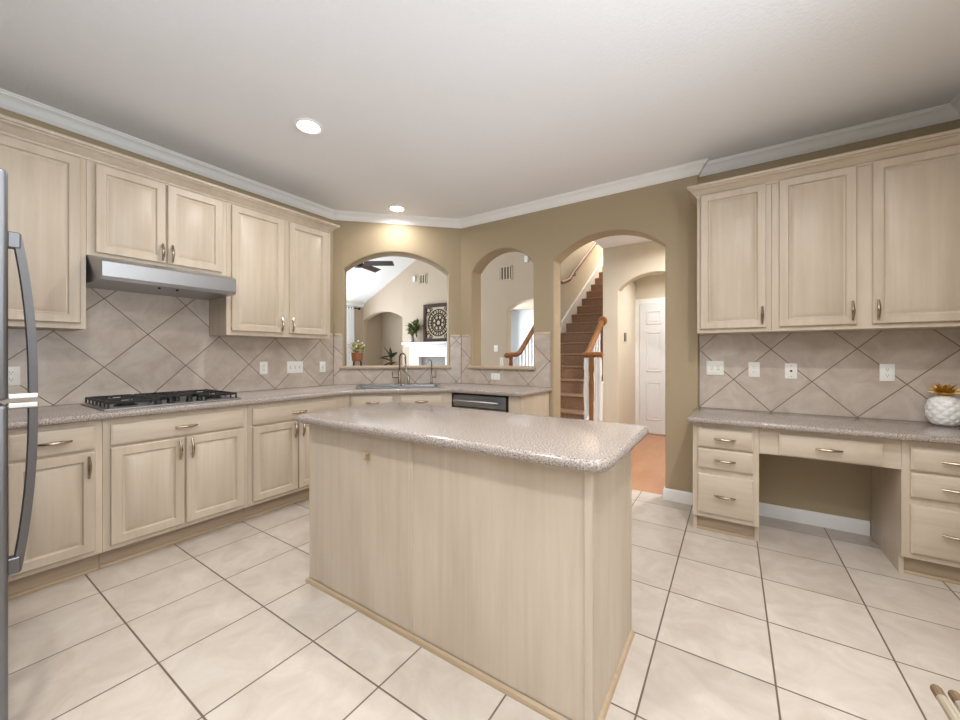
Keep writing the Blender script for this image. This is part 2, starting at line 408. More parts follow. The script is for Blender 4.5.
def pull_bm(vert, ln=.12):
    """bow pull around local origin, standing out towards -y"""
    bm = B(); pts = []; rad = []
    for k in range(13):
        t = -1 + 2 * k / 12
        a = t * ln / 2; y = -.014 - .016 * (1 - t * t)
        pts.append((0, y, a) if vert else (a, y, 0)); rad.append(.004 + .0058 * (1 - abs(t)) ** .6 + (.0016 if abs(t) > .9 else 0))
    tube(bm, pts, rad, 8)
    for t in (-.68, .68):
        a = t * ln / 2; yy = -.014 - .016 * (1 - t * t)
        tube(bm, [(0, .0005, a), (0, yy, a)] if vert else [(a, .0005, 0), (a, yy, 0)], .0035, 8)
    return bm
def add_door(root, x0, x1, z0, z1, hx=None, hz=None, mat=None):
    d = build('door', door_bm(x1 - x0, z1 - z0), mat or woodv, root); d.location = (x0, 0, z0)
    if hx is not None:
        h = build('handle', pull_bm(True), nickel, d); h.location = (hx - x0, -.021, hz - z0)
    return d
def add_drawer(root, x0, x1, z0, z1, handle=True):
    d = build('drawer', drawer_bm(x1 - x0, z1 - z0), woodh, root); d.location = (x0, 0, z0)
    if handle:
        h = build('handle', pull_bm(False), nickel, d); h.location = ((x1 - x0) / 2, -.021, (z1 - z0) / 2)
    return d
def cab(label, loc, rot, w, d, z0, z1, group, toe=.115, toe_in=.07, poly=None, name='base_cabinet', cat='cabinet'):
    t = thing(name, label, cat, loc, rot, group)
    b = B()
    if poly: prism(b, poly, z0 + toe, .70)
    else: box(b, 0, w, 0, d, z0 + toe, z1, bev=.0015)
    build('body', b, woodv, t)
    if toe:
        b = B(); box(b, .001, w - .001, toe_in, min(d, toe_in + .3), 0, toe + .002)
        tk = build('toe_kick', b, wood_toe, t)
        b = B(); box(b, 0, w, toe_in - .013, toe_in + .002, 0, .02, bev=.004, seg=2); build('shoe_strip', b, wood_trim, tk)
    return t
g = None
# left wall run, local x = world y - origin
X0 = -2.99
t = cab('pale pickled-oak base cabinet with one drawer, beside the fridge handle', (X0, .245, 0), 90, .379, .655, 0, .872, 'left run base cabinets')
add_drawer(t, .038, .349, .715, .842); add_door(t, .038, .349, .145, .70, .349 - .03, .62)
t = cab('two-door pickled-oak base cabinet directly under the gas cooktop', (X0, .625, 0), 90, .779, .655, 0, .872, 'left run base cabinets')
add_drawer(t, .031, .747, .72, .838); add_door(t, .031, .384, .145, .705, .384 - .028, .63); add_door(t, .394, .747, .145, .705, .394 + .028, .63)
t = cab('two-door pickled-oak base cabinet right of the cooktop, half behind the island', (X0, 1.405, 0), 90, .904, .655, 0, .872, 'left run base cabinets')
add_drawer(t, .03, .743, .715, .836); add_door(t, .03, .38, .145, .70, .38 - .028, .63); add_door(t, .39, .743, .145, .70, .39 + .028, .63)
# diagonal sink base
t = cab('angled corner sink base cabinet with two false drawer fronts', (-2.99, 2.312, 0), 45, .959, .66, 0, .872, None,
        poly=[(.001, 0), (.958, 0), (1.36, .41), (1.14, .65), (-.22, .65), (-.44, .45)])
bx('front_rail', (0, .958, 0, .02, .70, .872), woodh, t)
for x0, x1, hx in ((.02, .39, .18), (.46, .86, .65)):
    add_drawer(t, x0, x1, .732, .850)
add_door(t, .02, .39, .145, .70, .36, .63); add_door(t, .46, .86, .145, .70, .49, .63)
# dishwasher
t = thing('dishwasher', 'dark stainless dishwasher under the pass-through counter', 'dishwasher', (-2.295, 2.99, 0))
bx('tub', (0, .617, .015, .58, .1, .868), black, t)
bx('control_panel', (.008, .60, -.012, .014, .745, .855), steel_dark, t, .003, 2)
dd = bx('door', (.008, .60, -.012, .014, .13, .738), steel_dark, t, .003, 2)
b = B(); tube(b, [(.03, -.05, .80), (.55, -.05, .80)], .009, 10)
for x in (.05, .53): tube(b, [(x, -.05, .80), (x, -.0115, .80)], .007, 8)
build('handle', b, steel, t)
bx('toe_kick', (.008, .60, .05, .07, 0, .1), black, t)
t = cab('narrow pickled-oak end cabinet between the dishwasher and the arch', (-1.672, 2.99, 0), 0, .122, .612, 0, .872, None)
bx('end_panel', (.122, .128, -.002, .612, 0, .872), woodv, t)
# left uppers
XU = -3.34; g = 'left wall upper cabinets'
def upper(label, y0, y1, z0, z1):
    return cab(label, (XU, y0, 0), 90, y1 - y0 - .001, .312, z0, z1, g, toe=0, name='wall_cabinet')
t = upper('tall single-door wall cabinet beside the range hood, nearest the fridge', .10, .625, 1.40, 2.46)
add_door(t, .03, .497, 1.435, 2.44)
t = upper('short two-door wall cabinet directly above the range hood', .625, 1.41, 1.862, 2.46)
add_door(t, .038, .392, 1.885, 2.44, .392 - .022, 1.955); add_door(t, .404, .75, 1.885, 2.44, .404 + .022, 1.955)
t = upper('tall two-door wall cabinet right of the range hood, next to the sink corner', 1.41, 2.346, 1.40, 2.46)
add_door(t, .032, .452, 1.435, 2.44, .452 - .022, 1.51); add_door(t, .507, .893, 1.435, 2.44, .507 + .022, 1.51)
corn = [(0, 0), (.006, 0), (.008, .012), (.018, .02), (.03, .038), (.044, .052), (.05, .054), (.052, .062), (.062, .064), (.064, .082), (0, .082)]
def cornice(label, path, z):
    o = build('cabinet_cornice', merge(sweep(path, [(o, z + h) for o, h in corn])), woodh); tag(o, label, 'moulding'); return o
cornice('pickled-oak crown strip along the top of the left wall cabinets', [(XU - .002, .10), (XU - .002, 2.344), (WX + .002, 2.344)][0:3] and [(XU, .10), (XU, 2.346), (WX + .004, 2.346)], 2.452)
# desk uppers
g = 'desk wall cabinets'
t = cab('single-door wall cabinet above the desk, next to the arch', (-.226, 3.345, 0), 0, .453, .316, 1.405, 2.45, g, toe=0, name='wall_cabinet')
add_door(t, .024, .422, 1.435, 2.442, .422 - .022, 1.52)
t = cab('two-door wall cabinet above the desk, at the right edge of the picture', (.228, 3.345, 0), 0, .972, .316, 1.405, 2.45, g, toe=0, name='wall_cabinet')
add_door(t, .04, .428, 1.435, 2.442, .428 - .022, 1.52); add_door(t, .499, .94, 1.435, 2.442, .499 + .022, 1.52)
cornice('pickled-oak crown strip along the top of the desk wall cabinets', [(-.226, Y3 - .004), (-.226, 3.345), (1.2, 3.345)], 2.434)
# desk base
g = 'desk drawer pedestals'
def pedestal(label, x, w):
    t = cab(label, (x, 3.09, 0), 0, w, .56, 0, .768, g, toe=.11, toe_in=.06, name='drawer_pedestal', cat='cabinet')
    for xx in (0, w - .022): bx('side_panel', (xx, xx + .022, .045, .56, 0, .112), woodv, t)
    for z0, z1 in ((.604, .731), (.455, .59), (.144, .413)): add_drawer(t, .032, w - .03, z0, z1)
pedestal('three-drawer desk pedestal left of the knee space, next to the baseboard', -.235, .38)
pedestal('three-drawer desk pedestal right of the knee space, below the white vase', .79, .405)
t = thing('pencil_drawer_unit', 'wide shallow desk drawer spanning the knee space', 'drawer', (.146, 3.09, 0))
bx('body', (0, .643, 0, .45, .598, .768), woodh, t); add_drawer(t, .10, .57, .606, .735)

# ---------------------------------------------------------------- worktops
def slab(name, label, pts, z0, z1, bev=.016, corner=None):
    b = B()
    if corner:
        out = []
        n = len(pts)
        for i, p in enumerate(pts):
            r = corner[i]
            if not r: out.append(p); continue
            P, A_, N_ = Vector(p), Vector(pts[i - 1]), Vector(pts[(i + 1) % n])
            u, v = (A_ - P).normalized(), (N_ - P).normalized(); th = u.angle(v); d = r / math.tan(th / 2)
            c = P + (u + v).normalized() * (r / math.sin(th / 2))
            s_, e_ = P + u * d, P + v * d
            a0 = math.atan2(*(s_ - c).yx); a1 = math.atan2(*(e_ - c).yx)
            da = (a1 - a0 + PI) % (2 * PI) - PI
            for k in range(7): a = a0 + da * k / 6; out.append((c.x + r * math.cos(a), c.y + r * math.sin(a)))
        pts = out
    prism(b, pts, z0, z1, bev, 3)
    return tag(build(name, b, gran, ang=50), label, 'countertop')
ct = slab('countertop', 'long speckled stone worktop with the cooktop and sink set in',
     [(WX + .004, .245), (-2.945, .245), (-2.945, 2.291), (-2.291, 2.945), (-1.515, 2.945), (-1.515, Y2 - .004), (BX + .002, BY - .005), (AX + .005, AY - .002)], .874, .915,
     corner=[0, 0, .06, .06, .03, 0, 0, 0])
slab('countertop', 'speckled stone desk worktop under the wall outlets',
     [(-.27, 3.03), (XR - .004, 3.03), (XR - .004, Y3 - .004), (XS + .003, Y3 - .004), (XS + .003, Y2 - .003), (-.27, Y2 - .003)], .769, .807, corner=[.02, 0, 0, 0, 0, 0])
slab('countertop', 'speckled stone top with rounded corners on the kitchen island',
     [(-1.985, 1.163), (-.315, 1.163), (-.315, 1.905), (-1.985, 1.905)], .8742, .915, .018, corner=[.04, .085, .05, .04])
# sink (diagonal frame)
SK = (-2.99, 2.312, 0)
def sink_local(s, tt): return (SK[0] + .7071 * s - .7071 * tt, SK[1] + .7071 * s + .7071 * tt)
b = B(); box(b, .045, .845, .13, .49, .7, 1.0); cut = build('cutter', b, gran); cut.location = SK; cut.rotation_euler = (0, 0, R(45))
bpy.context.view_layer.update(); boolean_cut(ct, cut)
t = thing('kitchen_sink', 'stainless double-bowl sink set in the angled corner worktop', 'sink', (SK[0], SK[1], .915), 45)
b = B()
for d in ((.025, .055, .11, .58), (.835, .865, .11, .58), (.055, .835, .11, .14), (.055, .835, .48, .58), (.455, .48, .14, .48)): box(b, d[0], d[1], d[2], d[3], 0, .006, bev=.0015)
rim = build('rim', b, steel_dark, t)
for x0, x1 in ((.05, .46), (.475, .84)):
    b = B(); q = []
    for ins, z in ((0, .004), (.004, -.02), (.012, -.15), (.035, -.17)):
        q.append([b.verts.new(p) for p in ((x0 + ins, .135 + ins, z), (x1 - ins, .135 + ins, z), (x1 - ins, .485 - ins, z), (x0 + ins, .485 - ins, z))])
    for a, c in zip(q, q[1:]):
        for k in range(4): b.faces.new((a[k], c[k], c[(k + 1) % 4], a[(k + 1) % 4]))
    b.faces.new(q[-1]); bmesh.ops.recalc_face_normals(b, faces=b.faces); bmesh.ops.reverse_faces(b, faces=b.faces)
    build('bowl', b, bowl_steel, t)
# faucets
def goose(r0, h, reach, ang, rad=.011):
    pts = [(0, 0, 0), (0, 0, h - reach / 2)]
    for k in range(1, 11):
        a = PI - PI * k / 10; d = reach / 2 + reach / 2 * math.cos(a); pts.append((d * math.cos(ang), d * math.sin(ang), h - reach / 2 + reach / 2 * math.sin(a)))
    return pts
x, y = sink_local(.45, .53)
t = thing('kitchen_faucet', 'tall brushed-nickel gooseneck faucet with side lever at the sink', 'faucet', (x, y, .9215), 45)
b = B(); lathe(b, [(.024, 0), (.024, .008), (.018, .012), (.016, .12), (.014, .13), (.012, .14)]); build('base', b, nickel, t)
b = B(); pp = goose(0, .335, .085, R(-45), .011); pp = [(a, c, z) for a, c, z in pp if z > .05 or True]; tube(b, pp[1:] if False else pp, .0105, 10); ex = pp[-1]
tube(b, [ex, (ex[0] + .004, ex[1] - .004, ex[2] - .075)], .0095, 10); build('spout', b, nickel, t)
b = B(); tube(b, [(ex[0] + .004, ex[1] - .004, ex[2] - .07), (ex[0] + .008, ex[1] - .008, ex[2] - .15)], [.011, .015], 10); build('spray_head', b, bright_steel, t)
b = B(); tube(b, [(0, 0, .075), (-.075, 0, .078)], .012, 10); tube(b, [(-.073, 0, .07), (-.078, 0, .135)], [.006, .005], 8); build('lever', b, nickel, t)
x, y = sink_local(.545, .53)
t = thing('soap_dispenser', 'slim nickel soap pump standing right of the gooseneck faucet', 'soap dispenser', (x, y, .9215), 45)
b = B(); lathe(b, [(.02, 0), (.02, .006), (.012, .012), (.011, .07), (.008, .075), (.008, .1)]); build('body', b, nickel, t)
b = B(); tube(b, [(0, 0, .095), (0, -.02, .105), (0, -.06, .1)], .006, 8); build('nozzle', b, nickel, t)
x, y = sink_local(.80, .54)
t = thing('filter_faucet', 'thin nickel filtered-water faucet at the right end of the sink', 'faucet', (x, y, .9215), 45)
b = B(); lathe(b, [(.018, 0), (.018, .006), (.011, .012), (.01, .09), (.006, .1)]); build('base', b, nickel, t)
b = B(); tube(b, goose(0, .265, .075, R(-140)), .0055, 8); build('spout', b, nickel, t)
b = B(); tube(b, [(0, 0, .07), (.045, 0, .072)], .007, 8); tube(b, [(.044, 0, .065), (.05, 0, .14)], .004, 8); build('lever', b, nickel, t)

# ---------------------------------------------------------------- pass-through ledges, tile panels
def ledge(label, loc, rot, x0, x1):
    b = B(); box(b, x0, x1, -.035, TH + .02, 1.091, 1.12, bev=.01, seg=3)
    o = tag(build('window_ledge', b, gran_ledge), label, 'ledge', loc=loc, rot=rot)
gran_ledge = plain('tan stone ledge', srgb(190, 168, 146), .3, var=.12, vscale=120)
def ledge(label, loc, rot, s0, s1):
    b = B(); box(b, s0 - .04, s1 + .035, -.045, -.0005, 1.083, 1.118, bev=.012, seg=3)
    box(b, s0 + .003, s1 - .003, -.02, TH + .02, 1.0915, 1.117, bev=.004)
    return tag(build('pass_through_ledge', b, gran_ledge), label, 'ledge', loc=loc, rot=rot)
ledge('tan stone ledge of the wide arched pass-through behind the sink', (AX, AY, 0), 45, .115, 1.275)
ledge('tan stone ledge of the narrow arched pass-through right of the sink', (0, Y2, 0), 0, -2.5, -1.729)
P_ = .3375
TC1, TC2, TG = srgb(210, 199, 188), srgb(188, 172, 158), srgb(120, 102, 86)
def splash(label, rects, loc, rot, origin):
    m = tiles('diamond tile %d' % len(MATS), P_, R(45), TC1, TC2, TG, .0031, .3, off=origin, plane='XZ')
    b = B()
    for x0, x1, z0, z1 in rects: box(b, x0, x1, -.008, -.0005, z0, z1)
    return tag(build('tile_backsplash', b, m), label, 'backsplash', loc=loc, rot=rot)
splash('beige diamond tile backsplash behind the cooktop', [(.245, .6245, .9155, 1.3995), (.6245, 1.4105, .9155, 1.8615), (1.4105, 2.3455, .9155, 1.3995), (2.3455, AY - .006, .9155, 1.45)], (WX, 0, 0), 90, (1.01, 1.394))
splash('beige diamond tile panel around the wide pass-through behind the sink', [(.008, .097, .9155, 1.45), (.097, 1.293, .9155, 1.082), (1.293, L - .006, .9155, 1.45)], (AX, AY, 0), 45, (.6485, 1.172))
splash('beige diamond tile panel around the narrow pass-through', [(BX + .012, -2.518, .9155, 1.45), (-2.518, -1.711, .9155, 1.082), (-1.711, -1.535, .9155, 1.45)], (0, Y2, 0), 0, (-1.781, .937))
splash('large diamond tile backsplash above the desk', [(XS + .012, XR - .003, .8075, 1.4045)], (0, Y3, 0), 0, (.245, 1.284))
# border tiles around the pass-throughs
bord_m = plain('beige border tile', srgb(204, 184, 164), .35, var=.08, vscale=12)
def border(label, rects, loc, rot):
    b = B()
    for x0, x1, z0, z1 in rects: box(b, x0, x1, -.014, -.0005, z0, z1, bev=.004, seg=2)
    return tag(build('tile_border', b, bord_m), label, 'tile border', loc=loc, rot=rot)
border('beige border tiles capping the backsplash beside the left upper cabinets', [(2.348, AY - .012, 1.451, 1.475)], (WX, 0, 0), 90)
border('short beige border tile left of the wide pass-through, in the corner', [(.016, .094, 1.451, 1.475)], (AX, AY, 0), 45)
border('beige border tile right of the wide pass-through', [(1.296, L - .012, 1.451, 1.475)], (AX, AY, 0), 45)
border('beige border tile left of the narrow pass-through', [(BX + .02, -2.521, 1.451, 1.475)], (0, Y2, 0), 0)
border('beige border tile between the narrow pass-through and the large arch', [(-1.708, -1.535, 1.451, 1.475)], (0, Y2, 0), 0)

# ---------------------------------------------------------------- range hood and cooktop
t = thing('range_hood', 'brushed stainless under-cabinet range hood above the cooktop', 'range hood', (-3.33, .627, 1.86), 90)
b = B(); w = .781
prof = [(.32, 0), (-.015, 0), (-.168, -.04), (-.183, -.055), (-.183, -.142), (-.165, -.163), (.32, -.163)]
va = [b.verts.new((.03 if y < -.1 else 0, y, z)) for y, z in prof]; vb = [b.verts.new((w - (.012 if y < -.1 else 0), y, z)) for y, z in prof]
b.faces.new(va[::-1]); b.faces.new(vb)
for k in range(7): b.faces.new((va[k], va[(k + 1) % 7], vb[(k + 1) % 7], vb[k]))
bmesh.ops.recalc_face_normals(b, faces=b.faces)
# chamfer the two front vertical corners
es = [e for e in b.edges if abs(e.verts[0].co.x - e.verts[1].co.x) < 1e-6 and False]
build('canopy', b, steel, t)
b = B()
for x in (.25, .29, .33): box(b, x, x + .022, -.130, -.112, -.030, -.022, bev=.002)
bb = build('switch', b, steel_dark, t); bb.rotation_euler = (0, 0, 0)
bb.location = (0, .0, -.004)
for x in (.33, .43):
    b = B(); lathe(b, [(.008, 0), (.008, -.01)], (x, -.09, -.1625), 12); build('lamp_button', b, black, t)

t = thing('gas_cooktop', 'five-burner gas cooktop with black grates set in the left worktop', 'cooktop', (-2.99, .635, .915), 90)
b = B(); prism(b, [(.0, .02), (.738, .02), (.738, .57), (.0, .57)], 0, .012, .008, 2); build('tray', b, steel, t)
for cx, cy, r in ((.13, .17, .045), (.13, .43, .04), (.385, .38, .055), (.615, .17, .04), (.615, .43, .045)):
    b = B(); lathe(b, [(r * 1.25, .0), (r * 1.25, .006), (r, .008), (r, .022), (r * .8, .026), (0, .026)], (cx, cy, .0115), 20); build('burner', b, black_iron, t)
def grate(x0, x1, y0, y1):
    b = B(); zt = .05; r = .005
    def bar(p, q): 
        dx = (q[0] - p[0], q[1] - p[1]); 
        if abs(dx[0]) > abs(dx[1]): box(b, min(p[0], q[0]), max(p[0], q[0]), p[1] - r, p[1] + r, zt - .014, zt, bev=.002)
        else: box(b, p[0] - r, p[0] + r, min(p[1], q[1]), max(p[1], q[1]), zt - .014, zt, bev=.002)
    for y in (y0, y1): bar((x0, y), (x1, y))
    for x in (x0, x1): bar((x, y0), (x, y1))
    bar((x0, (y0 + y1) / 2), (x1, (y0 + y1) / 2))
    n = 2 if x1 - x0 > .1 else 1
    for yy in ((y0 * .75 + y1 * .25), (y0 * .25 + y1 * .75)):
        bar((x0, yy), (x0 + (x1 - x0) * .36, yy)); bar((x1 - (x1 - x0) * .36, yy), (x1, yy))
    for s_, e_ in ((y0, y0 + .07), (y1 - .07, y1)): bar(((x0 + x1) / 2, s_), ((x0 + x1) / 2, e_))
    for x in (x0, x1):
        for y in [y0 + (y1 - y0) * k / 6 for k in (range(7) if x in (.025, .712) else (0, 6))]:
            box(b, x - .004, x + .004, y - .005, y + .005, .011, zt - .01)
    build('grate', b, black_iron, t)
grate(.025, .245, .05, .545); grate(.268, .497, .22, .545); grate(.52, .712, .05, .545)
for x, y in ((.27, .1), (.335, .1), (.435, .085), (.495, .085), (.385, .15)):
    b = B(); lathe(b, [(.02, 0), (.02, .01), (.017, .014), (.016, .034), (.014, .036), (0, .036)], (x, y, .0115), 18); build('knob', b, black, t)

# ---------------------------------------------------------------- island
t = thing('kitchen_island', 'large pickled-oak kitchen island in the middle of the tile floor', 'island', (-1.936, 1.233, 0))
iw, idp = 1.558, .557
bx('body', (.003, iw - .003, .003, idp - .003, 0, .874), woodv, t)
bx('back_panel', (.012, .741, -.001, .004, .02, .8735), woodv, t)
bx('back_panel', (.766, iw - .027, -.001, .004, .02, .8735), woodv, t)
bx('batten', (.741, .766, -.006, .004, .02, .8735), woodv, t, .0015)
bx('corner_strip', (0, .012, -.004, .004, 0, .8735), woodv, t)
bx('corner_strip', (iw - .027, iw, -.006, .004, 0, .8735), woodv, t, .002)
bx('end_panel', (iw - .004, iw + .001, .004, idp - .012, .02, .8735), woodv, t)
bx('corner_strip', (iw - .004, iw + .004, idp - .012, idp, 0, .8735), woodv, t)
b = merge(sweep([(0, .35), (0, -.004), (iw, -.004), (iw, idp)][::1], [(0, 0), (.016, 0), (.016, .006), (.011, .015), (0, .02)]))
build('shoe_strip', b, wood_trim, t)
for k in range(3): 
    d = build('door', door_bm(.48, .66), woodv, t); d.location = (iw - .04 - k * .505, idp, .14); d.rotation_euler = (0, 0, PI)
# small bracket on the left panel
t = thing('wall_hook', 'tiny tan hook fixed near the top of the island back panel', 'hook', (-1.455, 1.2315, .765))
bx('plate', (-.014, .014, -.004, .0, -.03, .006), wood_trim, t, .001)
b = B(); box(b, -.022, .012, -.03, -.003, .004, .009, bev=.001); build('arm', b, wood_trim, t)
b = B(); tube(b, [(0.006, -.028, .006), (.010, -.034, -.008), (.008, -.03, -.02)], .004, 6); build('tip', b, wood_trim, t)

# ---------------------------------------------------------------- refrigerator
t = thing('refrigerator', 'stainless refrigerator at the left edge of the picture, seen from its side', 'refrigerator', (-2.73, .175, 0))
bx('body', (0, .905, -.82, -.075, .02, 1.79), fridge_steel, t, .006, 2)
for z0, z1, nm in ((1.103, 1.80, 'freezer_door'), (.06, 1.09, 'door')):
    d = bx(nm, (0, .91, -.07, .0, z0, z1), fridge_steel, t, .012, 3)
    b = B(); pts = []
    zin, zout = (1.12, 1.615) if nm == 'freezer_door' else (1.075, .57)
    for k in range(13):
        u = k / 12; y = .055 - .034 * u ** 2.2
        pts.append((.87, y, zin + (zout - zin) * u))
    n = len(pts)
    vs = []
    for p in pts:
        vs.append([b.verts.new((p[0] + dx, p[1] + dy, p[2])) for dx, dy in ((-.016, -.012), (.016, -.012), (.013, .007), (-.013, .007))])
    for a, c in zip(vs, vs[1:]):
        for k in range(4): b.faces.new((a[k], a[(k + 1) % 4], c[(k + 1) % 4], c[k]))
    b.faces.new(vs[0]); b.faces.new(vs[-1]); bmesh.ops.recalc_face_normals(b, faces=b.faces)
    h = build('handle', b, handle_steel, d)
    s_ = 1 if zout > zin else -1
    for q, r_ in ((.063, (zin, zin - .016 * s_)), (.026, (zout - .045 * s_, zout + .004 * s_))):
        za, zb = sorted(r_); bx('bracket', (.853, .888, -.001, q, za, zb), bright_steel if q > .05 else handle_steel, h, .003)
for x in (.05, .8): bx('foot', (x, x + .05, -.3, -.25, 0, .021), black, t)

# ---------------------------------------------------------------- outlets, switches
def plate(kind, label, loc, rot, group, w=.072, h=.116, rz=0, mat=None, name=None):
    nm = name or {'outlet': 'wall_outlet', 'switch': 'light_switch', 'phone': 'phone_jack'}[kind]
    t = thing(nm, label, 'outlet' if kind == 'outlet' else ('switch' if kind == 'switch' else 'jack'), loc, rot, group)
    b = B(); box(b, -w / 2, w / 2, -.006, 0, -h / 2, h / 2, bev=.002, seg=2); build('cover_plate', b, white_plastic, t)
    if kind == 'outlet':
        hor = w > h
        for s_ in (-1, 1):
            b = B(); c = (s_ * .02, 0, 0) if hor else (0, 0, s_ * .02)
            lathe(b, [(.0165, -.0055), (.0165, -.0085), (0, -.0085)], c, 16, 'Y'); r = build('receptacle', b, white_plastic, t)
            b = B()
            for d in (-.006, .006):
                if hor: box(b, c[0] - .004, c[0] + .004, -.0092, -.008, d - .001, d + .001)
                else: box(b, d - .001, d + .001, -.0092, -.008, c[2] - .001, c[2] + .007)
            box(b, c[0] - .002, c[0] + .002, -.0092, -.008, c[2] - .01, c[2] - .006)
            build('slots', b, dark_slot, r)
    elif kind == 'switch':
        n = max(1, round(w / .06)) if w > .1 else 1
        for k in range(n):
            x = (k - (n - 1) / 2) * .046
            bx('toggle', (x - .005, x + .005, -.016, -.005, -.008, .012), white_plastic, t, .001)
            fr = bx('slot', (x - .007, x + .007, -.0068, -.0055, -.014, .014), plain('switch slot %d' % len(MATS), srgb(190, 188, 184), .5) if False else grey_slot, t)
    else:
        bx('socket', (-.007, .007, -.008, -.005, -.007, .007), dark_slot, t)
        b = B()
        for z in (-.04, .04): lathe(b, [(.003, -.0055), (.003, -.0072), (0, -.0072)], (0, 0, z), 8, 'Y')
        build('screw', b, nickel, t)
    return t
grey_slot = plain('grey switch slot', srgb(188, 186, 180), .5)
gl, gr = 'wall plates on the left tile backsplash', 'wall plates on the desk backsplash'
XT = WX + .0085
plate('outlet', 'white outlet on the left backsplash behind the fridge handles', (XT, .36, 1.112), 90, gl)
plate('outlet', 'white outlet just right of the cooktop', (XT, 1.854, 1.119), 90, gl)
plate('switch', 'white triple light switch under the tall corner wall cabinet', (XT, 2.161, 1.119), 90, gl, w=.165)
plate('switch', 'white single light switch at the corner end of the left backsplash', (XT, 2.468, 1.112), 90, gl)
plate('outlet', 'white sideways outlet below the narrow pass-through ledge', (-2.178, Y2 - .0085, 1.003), 0, None, w=.116, h=.072)
plate('switch', 'white double light switch at the left end of the desk backsplash', (-.119, Y3 - .0085, 1.134), 0, gr, w=.12)
plate('outlet', 'white outlet second from left above the desk', (.14, Y3 - .0085, 1.127), 0, gr)
plate('phone', 'white phone jack plate with one black socket above the desk', (.364, Y3 - .0085, 1.121), 0, gr)
plate('outlet', 'white outlet above the desk beside the white vase', (.868, Y3 - .0085, 1.122), 0, gr)

# ---------------------------------------------------------------- white pineapple jar
t = thing('pineapple_jar', 'white ceramic pineapple jar with gold leaf crown on the desk', 'jar', (1.092, 3.545, .8072))
b = B(); nu, nv = 72, 40; R0, Hh = .075, .176
rows = []
for j in range(nv + 1):
    v = j / nv; ph = -PI / 2 * .78 + v * (PI / 2 * .78 + PI / 2 * .80)
    r = R0 * math.cos(ph) ** .6; z = Hh / 2 * (1 + math.sin(ph) / math.sin(PI / 2 * .8)) ; z = max(0, z)
    row = []
    for i in range(nu):
        a = 2 * PI * i / nu
        p, q = 9 * a / (2 * PI) + v * 4.5, 9 * a / (2 * PI) - v * 4.5
        dp, dq = abs((p % 1) - .5), abs((q % 1) - .5)
        bumpd = (1 - max(dp, dq) * 2) ** .7 * .009 * (1 if .04 < v < .9 else .2)
        rr = r + bumpd
        row.append(b.verts.new((rr * math.cos(a), rr * math.sin(a), z)))
    rows.append(row)
for j in range(nv):
    for i in range(nu): b.faces.new((rows[j][i], rows[j][(i + 1) % nu], rows[j + 1][(i + 1) % nu], rows[j + 1][i]))
b.faces.new(rows[0][::-1]); b.faces.new(rows[-1]); build('body', b, ceramic, t, ang=60)
lid = B(); lathe(lid, [(.034, 0), (.034, .005), (.018, .010), (0, .010)], (0, 0, Hh - .003), 24); lid = build('lid', lid, ceramic, t)
def leaf(bm, base, dirv, length, width, curl=.3, up=Vector((0, 0, 1)), n=5):
    d = Vector(dirv).normalized(); s = d.cross(up)
    if s.length < 1e-3: s = Vector((1, 0, 0))
    s.normalize(); nn = s.cross(d)
    L_, R_, M_ = [], [], []
    for k in range(n + 1):
        u = k / n; p = Vector(base) + d * length * u - nn * (curl * length * u * u)
        w = width * math.sin(PI * min(.98, .12 + .86 * u)) / 2
        L_.append(bm.verts.new(p - s * w + nn * w * .25)); R_.append(bm.verts.new(p + s * w + nn * w * .25)); M_.append(bm.verts.new(p))
    for k in range(n):
        bm.faces.new((L_[k], M_[k], M_[k + 1], L_[k + 1])); bm.faces.new((M_[k], R_[k], R_[k + 1], M_[k + 1]))
def solid(o, th): 
    m = o.modifiers.new('thickness', 'SOLIDIFY'); m.thickness = th; m.offset = 0
b = B()
for ring, (n, el, ln) in enumerate(((10, 28, .072), (9, 45, .078), (7, 66, .075))):
    for k in range(n):
        a = 2 * PI * (k + ring * .5) / n; e = R(el)
        leaf(b, (.012 * math.cos(a), .012 * math.sin(a), Hh + .006 + ring * .004), (math.cos(a) * math.cos(e), math.sin(a) * math.cos(e), math.sin(e)), ln, .026, .15)
lathe(b, [(.016, 0), (.014, .03), (0, .034)], (0, 0, Hh + .006), 12)
o = build('leaf_crown', b, gold, t, ang=60); solid(o, .002)

# ---------------------------------------------------------------- recessed lights
def can(label, x, y, z=H, watts=CAN_W, col=CANC, group='recessed kitchen ceiling lights', name='recessed_light'):
    t = thing(name, label, 'ceiling light', (x, y, z), 0, group)
    b = B(); lathe(b, [(.095, 0), (.095, -.006), (.082, -.009), (.07, -.004), (.07, 0)], seg=32); build('trim_ring', b, white, t)
    b = B(); lathe(b, [(.07, -.001), (.068, -.0045), (0, -.0055)], seg=32); build('diffuser', b, lamp_on, t)
    area('can_light', (x, y, z - .012), (0, 0, 0), .10, .10, watts, col, 'DISK', 165)
can('lit round recessed ceiling light above the left cabinets and cooktop', -2.42, 1.53, watts=12)
can('lit round recessed ceiling light above the sink corner', -2.99, 2.91, watts=6)
can('lit recessed ceiling light over the near side of the island', -1.2, .1, watts=19)
can('added unseen recessed ceiling light over the floor before the desk', .3, 1.7, watts=20)  # unseen lamp added to brighten the desk side
can('lit recessed ceiling light beside the camera, over the breakfast side', .25, .2, watts=8)
can('lit recessed ceiling light farthest back over the breakfast area', .3, -1.6, watts=7)

# ================================================================ beyond the pass-throughs
FY = 6.5; LX = -7.9
